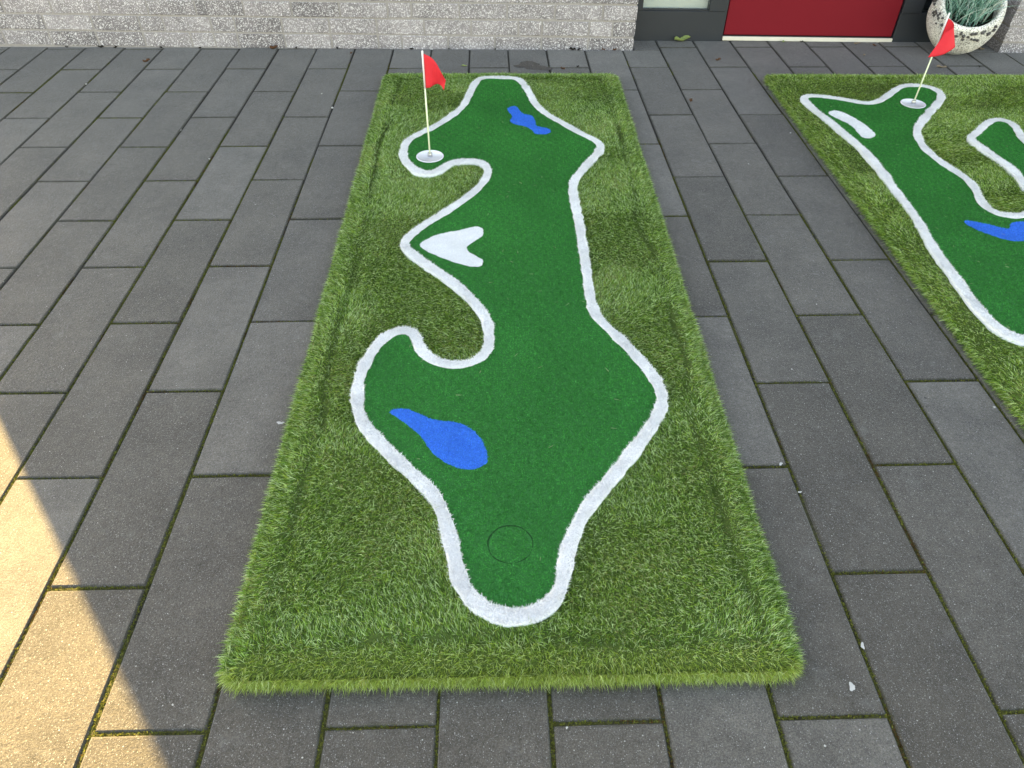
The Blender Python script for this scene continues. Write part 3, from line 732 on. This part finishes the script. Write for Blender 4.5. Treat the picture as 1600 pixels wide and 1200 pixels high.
for k in range(120):
    ph = 2*math.pi*k/120+g_.uniform(-.05, .05); th = th0+g_.uniform(.05, .34)
    p = pot_pt(th, ph, R0*1.006)
    if p.z < .05 or p.x > .085 or p.y > .06 or g_.random() < .18: continue
    pebble('stone', p, g_.uniform(.0075, .0125), M['stone'] if g_.random() < .8 else M['planter'], pl_, k, .85)
# striped ornamental grass growing out of the opening
n = 330; a = rng.uniform(0, 6.283, n); rr = .105*np.sqrt(rng.random(n))
roots = np.array([on_axis(rr[i]*math.cos(a[i]), rr[i]*math.sin(a[i]), .014) for i in range(n)])
up = np.array(ax)*.45+np.array([.0, -.05, .85])
D = unit(up[None]+np.c_[rng.normal(0, .33, n), rng.normal(0, .28, n), rng.normal(0, .2, n)])
tv = np.array([(.12, .36, .27), (.26, .52, .42), (.05, .18, .13), (.86, .94, .86), (.48, .74, .66)])[rng.choice(5, n, p=[.25, .22, .13, .22, .18])]*rng.uniform(.75, 1.2, (n, 1))
L = rng.uniform(.13, .34, n); wd = rng.uniform(.0024, .0046, n); segs = 6
side = unit(np.cross(D, rng.normal(0, 1, (n, 3)))); hz = D.copy(); hz[:, 2] = -.6; hz = unit(hz); vv = []
for s in range(segs+1):
    t_ = s/segs; c = roots+D*(L*t_)[:, None]+hz*(L*.36*t_**2.2)[:, None]; wk = wd*(1-t_**2)*.5
    vv += [c-side*wk[:, None], c+side*wk[:, None]]
V = np.stack(vv, 1).reshape(-1, 3); b = np.arange(n)[:, None]*(2*(segs+1))
F = np.concatenate([b+np.array([2*s, 2*s+1, 2*s+3, 2*s+2]) for s in range(segs)], 0)
mesh_np('grass_tuft', V, F, M['grass'], pl_, np.repeat(tv, 2*(segs+1), 0), kind='stuff')

# ------------------------------------------------------------------ small litter on the paving
def leaf(x, y, size, mat, rot, curl, label, seed, lobes=3, group=None, z=.0015):
    g_ = random.Random(seed); n = 26; v = [(0, 0, 0)]; f = []
    for i in range(n):
        a = 2*math.pi*i/n; r = size*(.72+.20*math.cos(2*a)+.10*math.cos(lobes*a+seed)+g_.uniform(-.05, .05))
        v.append((r*math.cos(a), r*math.sin(a)*.72, 0))
    mid = [(p[0]*.55, p[1]*.55, 0) for p in v[1:]]; v = [v[0]]+mid+v[1:]
    v = [(x_, y_, curl*(abs(y_)*1.2+max(0, x_)**2*14+.25*abs(x_)*(1+math.sin(6*x_/size)))) for x_, y_, _ in v]
    zmin = min(p[2] for p in v); v = [(p[0], p[1], p[2]-zmin) for p in v]
    for i in range(n):
        j = (i+1) % n; f.append((0, 1+i, 1+j)); f.append((1+i, 1+n+i, 1+n+j, 1+j))
    o = mesh_np('leaf', v, f, mat, smooth=True, label=label, cat='leaf', group=group)
    so = o.modifiers.new('thickness', 'SOLIDIFY'); so.thickness = .0006; so.offset = 1
    o.location = (x, y, z); o.rotation_euler = (0, 0, rot); return o
leaf(1.588, 3.690, .050, M['leafg'], .2, .75, 'curled pale green leaf lying below the dark side panel', 3)
leaf(1.715, 3.388, .020, M['leafb'], .6, .7, 'small brown leaf on the slab below the door frame, beside the turf mats', 5)
leaf(1.458, 2.845, .019, M['leafb'], 1.4, .9, 'curled brown leaf between the two mats', 7)
leaf(2.843, 3.270, .027, M['leaft'], 2.9, .5, 'tan leaf on the slabs before the planter', 9)
leaf(2.515, 3.457, .014, M['leaft'], 1.0, .6, 'little tan leaf in front of the door sill, away from the sill', 11)
leaf(2.544, 3.640, .022, M['leaft'], .2, .5, 'tan leaf against the cream door sill', 13)
leaf(2.628, 3.610, .016, M['leafb'], 1.9, .6, 'small dark brown leaf near the right end of the door sill', 14)
leaf(2.146, 3.672, .017, M['leafg'], .9, .7, 'small green leaf scrap at the middle of the door sill', 15)
leaf(2.246, 3.668, .012, M['leafd'], .3, .9, 'dark leaf scrap at the middle of the door sill', 17)
leaf(3.190, 3.545, .020, M['leaft'], 2.2, .7, 'pale leaf between planter and brick pier', 19)
leaf(3.047, 3.275, .013, M['leafd'], 1.0, .9, 'dark leaf scrap in the joint before the planter', 21)
leaf(-1.249, 3.399, .022, M['leafb'], .9, .8, 'brown leaf in a paving joint near the long brick wall', 23)
leaf(-.641, 3.588, .024, M['leafb'], .2, 1.0, 'reddish brown leaf blown against the brick wall foot', 25)
leaf(-.215, 3.513, .013, M['leafb'], 1.1, .8, 'small brown leaf near the wall, left of the putting mat', 27)
leaf(.386, 3.317, .018, M['leafg'], 2.8, .5, 'flat green leaf scrap behind the notched green', 29)
for k, (x, y, s) in enumerate(((-1.564, 3.615, .017), (-1.485, 3.610, .014), (-1.243, 3.604, .013), (-1.035, 3.600, .010), (-.30, 3.588, .012), (.10, 3.572, .013), (.30, 3.573, .010), (.962, 3.555, .019), (1.00, 3.553, .014), (1.13, 3.550, .012), (1.192, 3.548, .015), (-.52, 3.592, .013), (-1.75, 3.622, .010), (.55, 3.565, .009), (.89, 3.268, .014), (.97, 3.30, .010))):
    leaf(x, y, s, M['leafd'] if k not in (9, 10, 14) else M['leafb'], k*1.3, 1.0, 'scrap of dark leaf litter lying by the foot of the brick wall', 40+k, 3, 'dark litter along the wall foot')
def splat(name, x, y, r, mat, seed, label, cat, sx=1., rot=0, z=.0008, group=None, amp=1.):
    g_ = random.Random(seed); n = 22; v = [(0, 0, .0010)]; f = []
    ph = [g_.uniform(0, 6.28) for _ in range(4)]
    for i in range(n):
        a = 2*math.pi*i/n; rr = r*(1+amp*(.16*math.sin(2*a+ph[0])+.10*math.sin(3*a+ph[1])+.07*math.sin(5*a+ph[2])+.03*math.sin(9*a+ph[3]))); v.append((rr*math.cos(a)*sx, rr*math.sin(a), 0))
    for i in range(n): f.append((0, 1+i, 1+(i+1) % n))
    o = mesh_np(name, v, f, mat, label=label, cat=cat, group=group); o.location = (x, y, z); o.rotation_euler = (0, 0, rot); return o
for k, (x, y, r, sx, lb) in enumerate(((1.238, .134, .0075, .7, 'white dropping in the joint right of the near mat corner'), (1.187, .053, .0085, 1, 'white speckled dropping on the slab by the near mat corner'), (1.236, .518, .0055, .6, 'white dropping halfway between the mats, on a joint'), (-.027, .771, .0075, 1.3, 'white dropping beside the left edge of the mat'), (1.217, .606, .005, 1.2, 'small white dropping where two joints meet, right of the mat'))):
    splat('bird_dropping', x, y, r*.78, M['chalk'], k, lb, 'dropping', sx, k, amp=1.7)
splat('wet_patch', .733, 3.320, .055, M['wet'], 33, 'dark wet patch on the slabs behind the putting mat', 'wet patch', 1.5, .1, .0010, None, 2.1)
for k, (x, y, r) in enumerate(((-1.438, 3.093, .010), (-.204, 2.791, .011), (-.622, 2.277, .007), (-.82, 2.556, .006), (-.074, .048, .0045), (1.822, 2.494, .006), (-.28, 2.959, .007), (1.099, -.052, .0045), (.645, -.01, .0045), (1.839, .789, .007), (-.006, 2.366, .010), (1.52, 1.25, .004), (1.35, .95, .004), (-.35, 1.9, .004), (1.56, 2.2, .005), (.18, -.05, .003), (-.45, .98, .003))):
    pebble('white_chip', (x, y, .0022), r*.62, M['chalk'], None, k, .5, label='tiny white stone chip lying on the grey paving', cat='stone chip', group='white chips scattered on the paving')
